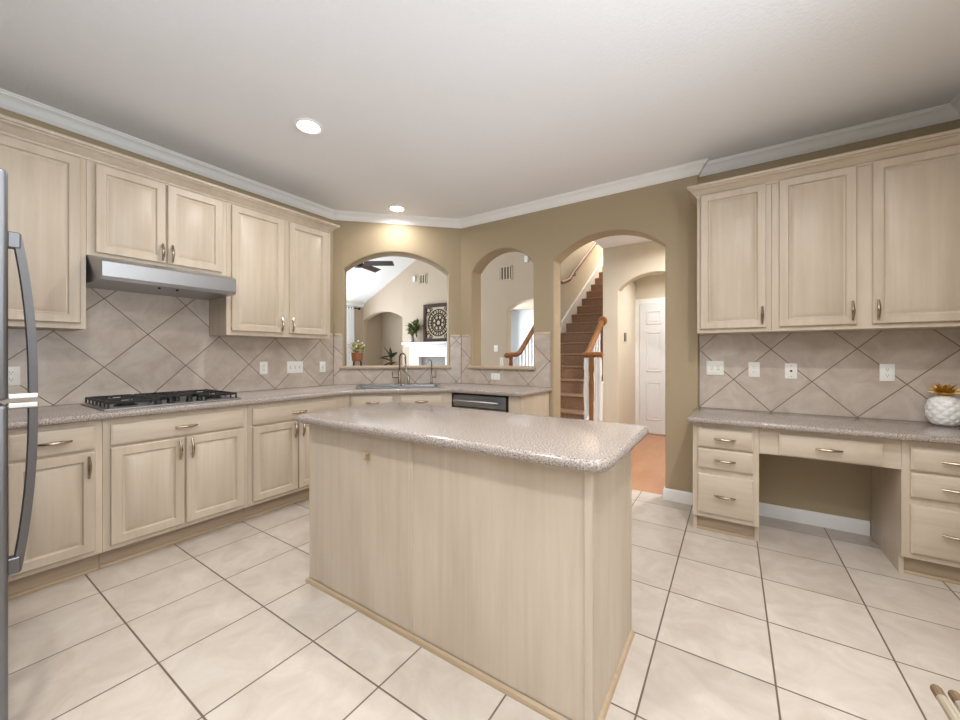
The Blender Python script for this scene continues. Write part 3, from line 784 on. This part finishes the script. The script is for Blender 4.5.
# far wall with two arches
far = arch_wall(-2.5, 5.6, .15, [(LX + .02, -6.5, 0, 2.13, 2.31), (-3.66, -2.52, 0, 2.12, 2.3)], bull=.01, s_start=LX)
struct('wall_living_far', far, paint_far, loc=(0, FY, 0))
b = B()
box(b, LX - .15, LX, 2.5, 3.6, 0, 3.0); box(b, LX - .15, LX, 6.0, 7.3, 0, 3.0); box(b, LX - .15, LX, 3.6, 6.0, 0, .5); box(b, LX - .15, LX, 3.6, 6.0, 2.35, 3.0)
struct('wall_living_left', b, paint_far)
b = B(); box(b, LX, -6.3, 7.14, 7.25, 0, 3.0); box(b, -6.45, -6.35, FY + .15, 7.14, 0, 3.0); box(b, LX, -6.3, FY + .1, 7.25, 2.5, 2.6)
struct('wall_niche', b, paint_far)
b = B()
for y in (3.6, 4.77, 5.94): box(b, LX - .1, LX - .04, y, y + .06, .5, 2.35)
for z in (.5, 2.29): box(b, LX - .1, LX - .04, 3.6, 6.0, z, z + .06)
struct('window_3', b, white)
b = B(); box(b, -7.9, -3.86, 2.4, 2.5, 0, 3.0); struct('wall_living_near', b, paint_far)
sl = .49
b = B()
def slope_z(x): return 2.53 + sl * (x - LX)
xs0, xs1 = LX - .2, -1.3
v = [b.verts.new((x, y, slope_z(x) + dz)) for dz in (0, .1) for x, y in ((xs0, 2.3), (xs1, 2.3), (xs1, 9.7), (xs0, 9.7))]
for f in ((0, 1, 2, 3), (7, 6, 5, 4), (0, 4, 5, 1), (1, 5, 6, 2), (2, 6, 7, 3), (3, 7, 4, 0)): b.faces.new([v[i] for i in f])
bmesh.ops.recalc_face_normals(b, faces=b.faces)
struct('ceiling_living', b, plain('bright white vault paint', srgb(240, 242, 244), .85), 'sloped white living room ceiling')
# crown along the living room eaves
struct('trim_8', merge(sweep([(LX, 2.5), (LX, FY)], [(0, 2.46), (.02, 2.47), (.06, 2.55), (.06, 2.58), (0, 2.58)])), white)

# fireplace
t = thing('fireplace_mantel', 'white fireplace surround with mantel shelf against the far wall', 'fireplace', (-5.47, FY - .002, 0))
bx('mantel_shelf', (-.82, .82, -.24, 0, 1.475, 1.525), white, t, .006, 2)
bx('crown_strip', (-.74, .74, -.2, 0, 1.43, 1.475), white, t, .01, 2)
bx('frieze', (-.66, .66, -.15, 0, 1.2, 1.43), white, t, .003)
for s_ in (-1, 1): bx('pilaster', (s_ * .66, s_ * .38, -.15, 0, 0, 1.2) if s_ < 0 else (.38, .66, -.15, 0, 0, 1.2), white, t, .003)
b = B()
for d in ((-.38, .38, -.05, -.01, 1.0, 1.2), (-.38, -.25, -.05, -.01, 0, 1.0), (.25, .38, -.05, -.01, 0, 1.0)): box(b, *d)
build('tile_surround', b, grey_hearth, t)
bx('firebox', (-.25, .25, -.03, -.005, 0, 1.0), black, t)
bx('hearth', (-.75, .75, -.5, -.15, 0, .05), grey_hearth, t)
# art
t = thing('wall_art', 'dark brown square wall art of scrolled rings leaning on the mantel', 'wall art', (-5.37, FY - .045, 1.527))
hw = .42
b = B()
for d in ((-hw, hw, -.02, .02, 0, .075), (-hw, hw, -.02, .02, 2 * hw - .075, 2 * hw), (-hw, -hw + .075, -.02, .02, .075, 2 * hw - .075), (hw - .075, hw, -.02, .02, .075, 2 * hw - .075)): box(b, *d, bev=.004)
build('frame', b, espresso, t)
bx('backing', (-hw + .07, hw - .07, .008, .014, .07, 2 * hw - .07), backing_beige, t)
b = B(); cz = hw
def ring(cx, cz_, r, th=.011, seg=28):
    pts = [(cx + r * math.cos(2 * PI * k / seg), 0, cz_ + r * math.sin(2 * PI * k / seg)) for k in range(seg + 1)]
    tube(b, pts, th, 6, cap=False)
ring(0, cz, .29); ring(0, cz, .2); ring(0, cz, .06)
for k in range(8):
    a = 2 * PI * k / 8 + PI / 8 * 0
    tube(b, [(.05 * math.cos(a), 0, cz + .05 * math.sin(a)), (.3 * math.cos(a), 0, cz + .3 * math.sin(a))], .009, 6)
    ring(.125 * math.cos(a + PI / 8), cz + .125 * math.sin(a + PI / 8), .045, .008, 16)
    ring(.245 * math.cos(a + PI / 8), cz + .245 * math.sin(a + PI / 8), .04, .008, 14)
for sx in (-1, 1):
    for sz in (-1, 1):
        ring(sx * .28, cz + sz * .28, .055, .009, 16); ring(sx * .21, cz + sz * .3, .035, .008, 12); ring(sx * .3, cz + sz * .21, .035, .008, 12)
build('scrollwork', b, espresso, t)
# mantel plant
t = thing('mantel_vase', 'grey glass vase of leafy green branches on the mantel', 'vase', (-6.05, FY - .14, 1.5255))
b = B(); lathe(b, [(.03, 0), (.045, .02), (.05, .08), (.035, .13), (.03, .15), (.026, .15), (.03, .12), (0, .1)], seg=16); build('vase', b, glass_grey, t)
b = B(); bl = B(); rng = random.Random(3)
for k in range(9):
    a = rng.uniform(0, 2 * PI); sp = rng.uniform(.08, .27); hh = rng.uniform(.2, .36)
    tip = Vector((sp * math.cos(a), sp * .4 * math.sin(a), .1 + hh)); tube(b, [(0, 0, .1), tip * .5 + Vector((0, 0, .06)), tip], .004, 5)
    for j in range(13):
        u = rng.uniform(.4, 1.05); p = Vector((0, 0, .1)).lerp(tip, u)
        dv = Vector((rng.uniform(-1, 1), rng.uniform(-1, .6), rng.uniform(-.5, 1))); leaf(bl, p, dv, rng.uniform(.09, .13), .06, .2)
leafobj = build('foliage', bl, leaf_mid, t, ang=60); solid(leafobj, .001); leafobj['kind'] = 'stuff'
build('stems', b, stem_m, t)
# floor plant in the niche
t = thing('potted_floor_plant', 'dark broad-leaved plant on a woody stem in the arched niche', 'plant', (-7.12, 6.72, 0))
b = B(); lathe(b, [(.14, 0), (.17, .3), (.175, .34), (.16, .34), (.155, .31), (0, .31)], seg=20); build('pot', b, terracotta, t)
b = B(); tube(b, [(0, 0, .3), (.01, 0, .8), (0, 0, 1.22)], [.05, .045, .03], 10); build('stem', b, stem_m, t)
for dv, ln, wd, z in (((.9, -.3, .55), .38, .15, 1.16), ((.9, -.3, .3), .38, .15, 1.0), ((-.7, -.5, .35), .32, .26, 1.08), ((-.8, -.4, -.05), .28, .22, 1.2), ((-.45, -.2, 1), .36, .09, 1.15), ((.15, -.2, 1), .3, .08, 1.15), ((-.7, -.4, -.4), .3, .18, 1.05)):
    b = B(); leaf(b, (0, 0, z), dv, ln, wd, .12, n=8); o = build('leaf', b, leaf_dark, t, ang=60); solid(o, .003)
# curtain
t = thing('curtain_rod', 'dark bronze curtain rod over the living room window', 'curtain rod', (LX + .09, 0, 2.40))
b = B(); tube(b, [(0, 3.4, 0), (0, 6.28, 0)], .014, 8); build('rod', b, bronze, t)
b = B(); sphere(b, (0, 6.31, 0), .035); build('finial', b, bronze, t)
b = B(); box(b, -.09, .0, 6.2, 6.22, -.012, .012); build('bracket', b, bronze, t)
def curtain(label, y0, y1):
    b = B(); n = 48; fr = []; bk = []
    for k in range(n + 1):
        u = k / n; y = y0 + (y1 - y0) * u; x = LX + .09 + .035 * math.sin(u * PI * 2 * 6)
        fr.append([b.verts.new((x, y, 2.43)), b.verts.new((x * 1 + (0.01), y, .05))])
    for k in range(n): b.faces.new((fr[k][0], fr[k][1], fr[k + 1][1], fr[k + 1][0]))
    o = build('curtain', b, curtain_m, ang=80); solid(o, .004); tag(o, label, 'curtain', 'living room curtains')
curtain('white grommet curtain beside the niche, right side of the living room window', 5.70, 6.16)
curtain('white grommet curtain at the near side of the living room window', 3.45, 3.9)
# legged planter on the ledge
lx, ly = AX + .7071 * (.115 + .125) - .7071 * .14, AY + .7071 * (.115 + .125) + .7071 * .14
t = thing('legged_planter', 'small brown pot on black legs with yellow-green plant, on the pass-through ledge', 'plant pot', (lx, ly, 1.1175), 45)
b = B(); lathe(b, [(.045, .05), (.06, .056), (.068, .13), (.068, .15), (.06, .15), (.06, .135), (0, .135)], seg=20); build('pot', b, terracotta, t)
for k in range(4):
    a = R(45 + 90 * k); b = B(); tube(b, [(.058 * math.cos(a), .058 * math.sin(a), 0), (.05 * math.cos(a), .05 * math.sin(a), .075)], [.005, .007], 8); build('leg', b, black, t)
bl = B(); fl = B(); rng = random.Random(5)
for k in range(90):
    a = rng.uniform(0, 2 * PI); rr = rng.uniform(0, .075); z = rng.uniform(.14, .25)
    leaf(bl, (rr * math.cos(a), rr * math.sin(a), z), (math.cos(a), math.sin(a), rng.uniform(.1, 1.4)), rng.uniform(.03, .055), .022, .3, n=3)
for k in range(14):
    a = rng.uniform(0, 2 * PI); rr = rng.uniform(.02, .08); sphere(fl, (rr * math.cos(a), rr * math.sin(a), rng.uniform(.2, .29)), .012, u=6, v=5)
o = build('foliage', bl, leaf_yellow, t, ang=60); solid(o, .001); o['kind'] = 'stuff'
build('blossoms', fl, flower_white, t)
# ceiling fan
t = thing('ceiling_fan', 'dark-bladed ceiling fan under the sloped living room ceiling', 'ceiling fan', (-5.74, 4.6, 2.90))
b = B(); tube(b, [(0, 0, .05), (0, 0, .70)], .014, 8); build('downrod', b, bronze, t)
b = B(); lathe(b, [(0, -.06), (.07, -.05), (.1, 0), (.1, .06), (.04, .1), (0, .1)], seg=20); build('motor', b, bronze, t)
for k in range(5):
    b = B(); box(b, .12, .66, -.075, .075, -.005, .005, bev=.003); o = build('blade', b, espresso, t); o.rotation_euler = (R(-20), 0, R(33 + 72 * k)); o.location = (0, 0, .02)
# vents, sensors, thermostat
def vent(label, x, z, w, h, n):
    t = thing('air_vent', label, 'vent', (x, FY - .001, z))
    b = B()
    for d in ((-w / 2, w / 2, h / 2 - .02, h / 2), (-w / 2, w / 2, -h / 2, -h / 2 + .02), (-w / 2, -w / 2 + .02, -h / 2, h / 2), (w / 2 - .02, w / 2, -h / 2, h / 2)): box(b, d[0], d[1], -.012, 0, d[2], d[3])
    build('frame', b, vent_m, t)
    b = B()
    for k in range(n): xx = -w / 2 + .02 + (w - .04) * (k + .5) / n; box(b, xx - .02, xx + .005, -.01, -.002, -h / 2 + .02, h / 2 - .02)
    build('louvers', b, vent_m, t)
    bx('backing', (-w / 2 + .01, w / 2 - .01, -.002, 0, -h / 2 + .01, h / 2 - .01), vent_dark, t)
vent_m = plain('tan painted vent', srgb(196, 184, 162), .6); vent_dark = plain('vent shadow box', srgb(96, 84, 68), .9)
vent('square tan air vent high on the wall above the fireplace', -5.86, 2.96, .26, .22, 3)
vent('square tan air vent high on the wall seen through the narrow pass-through', -3.70, 2.84, .3, .28, 4)
tag(bx('motion_sensor', (-.035, .035, -.04, 0, -.06, .06), white_plastic, None, .008, 2), 'white motion sensor left of the vent above the fireplace', 'sensor', 'white wall sensors', loc=(-6.1, FY - .001, 2.99))
tag(bx('motion_sensor', (-.035, .035, -.04, 0, -.06, .06), white_plastic, None, .008, 2), 'white motion sensor high on the wall right of the square vent, in the narrow pass-through', 'sensor', 'white wall sensors', loc=(-3.24, FY - .001, 3.05))
plate('switch', 'white light switch on the far wall left of the stair railing', (-3.92, FY - .001, 1.37), 0, None, w=.09, h=.13)
# foyer behind the second far arch
b = B(); box(b, -4.6, -2.5, 8.3, 8.4, 0, 3); box(b, -4.7, -4.6, FY + .15, 8.4, 0, 3); struct('wall_foyer', b, glow_day)
b = B(); box(b, -4.6, -2.5, FY + .15, 8.4, 2.33, 2.43); struct('ceiling_foyer', b, paint_far)
t = thing('paneled_door', 'pale white front door beyond the far arch behind the stair railing', 'door', (-3.35, 8.298, 0))
bx('casing', (-.58, .58, -.02, 0, 0, 2.2), white, t, .004); sd = bx('slab', (-.46, .46, -.045, -.02, .01, 2.1), door_white, t, .004)
for x in (-.2, .2):
    for z0, z1 in ((.2, .85), (1.0, 1.9)): bx('panel', (x - .15, x + .15, -.052, -.045, z0, z1), door_white, t, .006)

# ================================================================ stairs
t = thing('staircase', 'brown carpeted stairs rising beyond the large arch', 'stairs', (-1.93, 3.93, 0))
run, rise, hwst = .282, .18, .52
for k in range(18):
    b = B(); y = k * run; z0 = 0 if k < 3 else (k - 2) * rise - .1
    box(b, -hwst, hwst, y, y + run + .02, z0, (k + 1) * rise, bev=0)
    tube(b, [(-hwst, y, (k + 1) * rise - .016), (hwst, y, (k + 1) * rise - .016)], .016, 8)
    build('step', b, carpet, t)
sk = B()
pts = [(0, 0), (0, .3), (17.4 * run, 17.4 * rise + .3), (17.4 * run, 17 * rise)]
for x in (-hwst - .03, ):
    v0 = [sk.verts.new((x, 2.33 + (p[0] * (17.4 * run - 2.33) / (17.4 * run)), (p[1] + 0))) for p in ()]
def board(bm, x0, x1, poly):
    a = [bm.verts.new((x0, y, z)) for y, z in poly]; c = [bm.verts.new((x1, y, z)) for y, z in poly]
    bm.faces.new(a); bm.faces.new(c[::-1]); n = len(poly)
    for i in range(n): bm.faces.new((a[i], c[i], c[(i + 1) % n], a[(i + 1) % n]))
    bmesh.ops.recalc_face_normals(bm, faces=bm.faces)
def sz(y): return (y / run + 1) * rise
board(sk, -hwst - .03, -hwst, [(2.35, sz(2.35) - .25), (2.35, sz(2.35) + .14), (4.95, sz(4.95) + .14), (4.95, sz(4.95) - .25)])
build('skirt_board', sk, white, t)
sk = B(); board(sk, -hwst - .03, -hwst, [(0, 0), (0, sz(0) + .04), (2.34, sz(2.34) + .04), (2.34, 0)]); build('stringer', sk, white, t)
sk = B(); board(sk, hwst, hwst + .02, [(0, 0), (0, sz(0) + .04), (1.06, sz(1.06) + .04), (1.06, 0)]); build('stringer', sk, white, t)
bx('landing', (-hwst, hwst, 18 * run, 18 * run + .55, 18 * rise - .2, 18 * rise), carpet, t)

def baluster(root, x, y, z0, z1, mat, r=.014):
    b = B(); h = z1 - z0
    lathe(b, [(r, 0), (r, h * .18), (r * 1.3, h * .2), (r * .8, h * .24), (r * 1.25, h * .5), (r * .8, h * .8), (r * 1.2, h * .84), (r * .9, h)], (x, y, z0), 8)
    return build('baluster', b, mat, root)
# left railing: newel, sloping rail, wall rail continues up
xl = -2.45
t = thing('stair_railing', 'golden-oak railing with white balusters on the left side of the stairs', 'railing', (xl, 0, 0), 0, 'stair railings')
pts = [(0, 4.34, 1.235), (0, 4.45, 1.243), (0, 4.62, 1.25), (0, 4.70, 1.275), (0, 5.12, 1.61), (0, 6.10, 2.40)]
b = B(); tube(b, pts, .034, 10); sphere(b, (0, 4.34, 1.235), .045, sz=.8); build('handrail', b, oak_rail, t)
b = B(); lathe(b, [(.03, 0), (.03, .25), (.036, .27), (.022, .3), (.034, .6), (.022, .7), (.028, .72), (.028, .76)], (0, 4.44, .47), 12); build('newel_post', b, oak_rail, t)
for k in range(16):
    y = 4.55 + k * .105
    if y < 4.68: zt = 1.22
    else: zt = 1.25 + (y - 4.70) * .80 - .02
    baluster(t, 0, y, sz(y - 3.93) - .02, zt, white)
baluster(t, -.06, 4.30, .40, 1.21, white, .022); 
t = thing('wall_handrail', 'golden-oak handrail fixed to the wall high up the stairs', 'handrail', (xl, 0, 0), 0)
b = B(); tube(b, [(.03, 6.16, 2.47), (.04, 6.28, 2.50), (.06, 6.45, 2.56), (.06, 6.62, 2.70), (.06, 9.0, 4.22)], .032, 10); build('rail', b, oak_rail, t)
for y, z in ((6.75, 2.75), (8.2, 3.68)):
    b = B(); tube(b, [(.06, y, z), (.06, y, z - .06), (-.035, y, z - .07)], .01, 8); build('bracket', b, bronze, t)
# right railing
xr = -1.37
t = thing('stair_railing', 'golden-oak railing with newel and white balusters on the right side of the stairs', 'railing', (xr, 0, 0), 0, 'stair railings')
b = B(); tube(b, [(.13, 4.42, 1.243), (-.09, 4.42, 1.243)], .034, 10); tube(b, [(-.06, 4.43, 1.245), (-.05, 4.52, 1.31), (-.035, 4.96, 1.66)], .034, 10); build('handrail', b, oak_rail, t)
b = B(); lathe(b, [(0, -.03), (.05, -.03), (.06, -.015), (.05, 0), (0, 0)], (-.03, 4.999, 1.68), 20, 'Y'); build('rosette', b, oak_rail, t)
b = B(); lathe(b, [(.032, 0), (.032, .28), (.038, .3), (.024, .33), (.036, .38), (.024, .5), (.03, .9), (.022, 1.02), (.03, 1.06), (.03, 1.22)], (.0, 4.42, 0), 12); build('newel_post', b, oak_rail, t)
for x, y in ((-.075, 4.44), (-.05, 4.44), (.06, 4.42), (.10, 4.42)): baluster(t, x, y, .38 if x < 0 else 0, 1.22, white, .02)
for k in range(4):
    y = 4.54 + k * .11; baluster(t, -.04, y, sz(y - 3.93) - .02, 1.31 + (y - 4.52) * .80 - .02, white)

# hall beyond the arch
hall = arch_wall(1.0, 2.62, .15, [(-1.21, -.35, 0, 2.065, 2.245)], bull=.01, s_start=-1.4)
struct('wall_hall', hall, paint_hall, loc=(0, 5.0, 0))
b = B(); box(b, -1.4, 1.2, 3.81, 5.15, 2.62, 2.72); struct('ceiling_hall', b, ceil_m)
b = B(); box(b, -1.4, -1.3, 5.15, 9.6, 0, 5.6); struct('wall_stair_right', b, paint_hall)
b = B(); box(b, -1.4, -1.3, 3.85, 5.0, 2.72, 5.6); box(b, -1.4, -1.3, 5.0, 5.15, 2.62, 5.6); struct('wall_stair_upper', b, paint_hall)
b = B(); box(b, -2.6, -2.485, 6.2, 9.6, 0, 5.6); struct('wall_stair_left', b, paint_hall)
b = B(); box(b, -2.6, -1.3, 9.6, 9.7, 0, 5.8); struct('wall_stair_end', b, paint_hall)
b = B(); box(b, .95, 1.05, 3.85, 5.0, 0, 2.62); struct('wall_hall_right', b, paint_hall)
b = B(); box(b, -1.3, .3, FY, FY + .1, 0, 2.62); box(b, .2, .3, 5.15, FY, 0, 2.62); struct('wall_corridor', b, paint_hall)
b = B(); box(b, -1.3, .3, 5.15, FY + .1, 2.5, 2.6); struct('ceiling_corridor', b, ceil_m)
b = B()
box(b, -1.3, -.42, FY - .02, FY - .0005, 0, 2.13); d1 = struct('door_1', b, white, 'white six-panel door at the end of the hallway')
b = B(); box(b, -1.235, -.49, FY - .035, FY - .02, .012, 2.06, bev=.002); sl_ = build('door_slab', b, door_white, d1)
b = B()
for x0, x1 in ((-1.13, -.92), (-.80, -.59)):
    for z0, z1 in ((.22, .82), (.98, 1.60), (1.72, 1.93)):
        for d in ((x0, x1, z0, z0 + .018), (x0, x1, z1 - .018, z1), (x0, x0 + .018, z0, z1), (x1 - .018, x1, z0, z1)): box(b, d[0], d[1], FY - .043, FY - .0345, d[2], d[3], bev=.004)
        box(b, x0 + .045, x1 - .045, FY - .04, FY - .0345, z0 + .045, z1 - .045, bev=.004)
build('door_panels', b, door_white, sl_)
b = B(); sphere(b, (-.545, FY - .08, 1.0), .03); tube(b, [(-.545, FY - .034, 1.0), (-.545, FY - .07, 1.0)], .012, 8); build('door_knob', b, nickel, d1)
tag(bx('thermostat', (0, .02, -.04, .04, -.06, .06), plain('grey plastic', srgb(120, 112, 102), .5), None, .005, 2), 'small grey thermostat on the hallway wall beside the white door', 'thermostat', loc=(-1.299, 5.75, 1.5))
can('lit recessed ceiling light in the hallway in front of the white door', -.6, 5.8, z=2.5, watts=13, group='hall ceiling lights')
can('lit recessed ceiling light in the stair hall just past the large arch', -.3, 4.3, z=2.62, watts=30, col=(1, .97, .95), group='hall ceiling lights')

# ---------------------------------------------------------------- rattan chair at the lower right
t = thing('rattan_armchair', 'pale rattan armchair, its arm ends poking in at the lower right corner', 'chair', (.318, .365, 0))
def poles(name, segs, r, n=2, off=(.021, 0, 0)):
    b = B()
    for p in segs:
        for k in range(n): tube(b, [tuple(c + o * k for c, o in zip(q, off)) for q in p], r, 10)
    return build(name, b, rattan, t)
for s_, x in ((0, -.018), (1, .52)):
    ar = poles('armrest', [[(x, -.05, .66), (x, .55, .65), (x, .64, .65)]], .0075)
    b = B()
    for k in range(2): lathe(b, [(.0079, -.022), (.0081, 0), (.007, .003), (0, .0035)], (x + .021 * k, .6405, .65), 10, 'Y')
    build('pole_end', b, rattan_end, ar)
    poles('leg', [[(x + .01, .48, 0), (x + .01, .46, .645)]], .014, 1)
    poles('leg', [[(x + .01, -.06, 0), (x + .01, -.04, .66), (x + .01, -.10, .95)]], .014, 1)
bx('seat', (0, .52, -.04, .47, .38, .44), cushion, t, .02, 3)
poles('backrest', [[(-.008, -.075, z), (.53, -.075, z)] for z in (.55, .65, .75, .85, .93)], .011, 1)
poles('seat_frame', [[(-.008, -.05, .375), (.53, -.05, .375)], [(-.008, .465, .375), (.53, .465, .375)], [(-.008, -.05, .375), (-.008, .47, .375)], [(.53, -.05, .375), (.53, .47, .375)]], .011, 1)
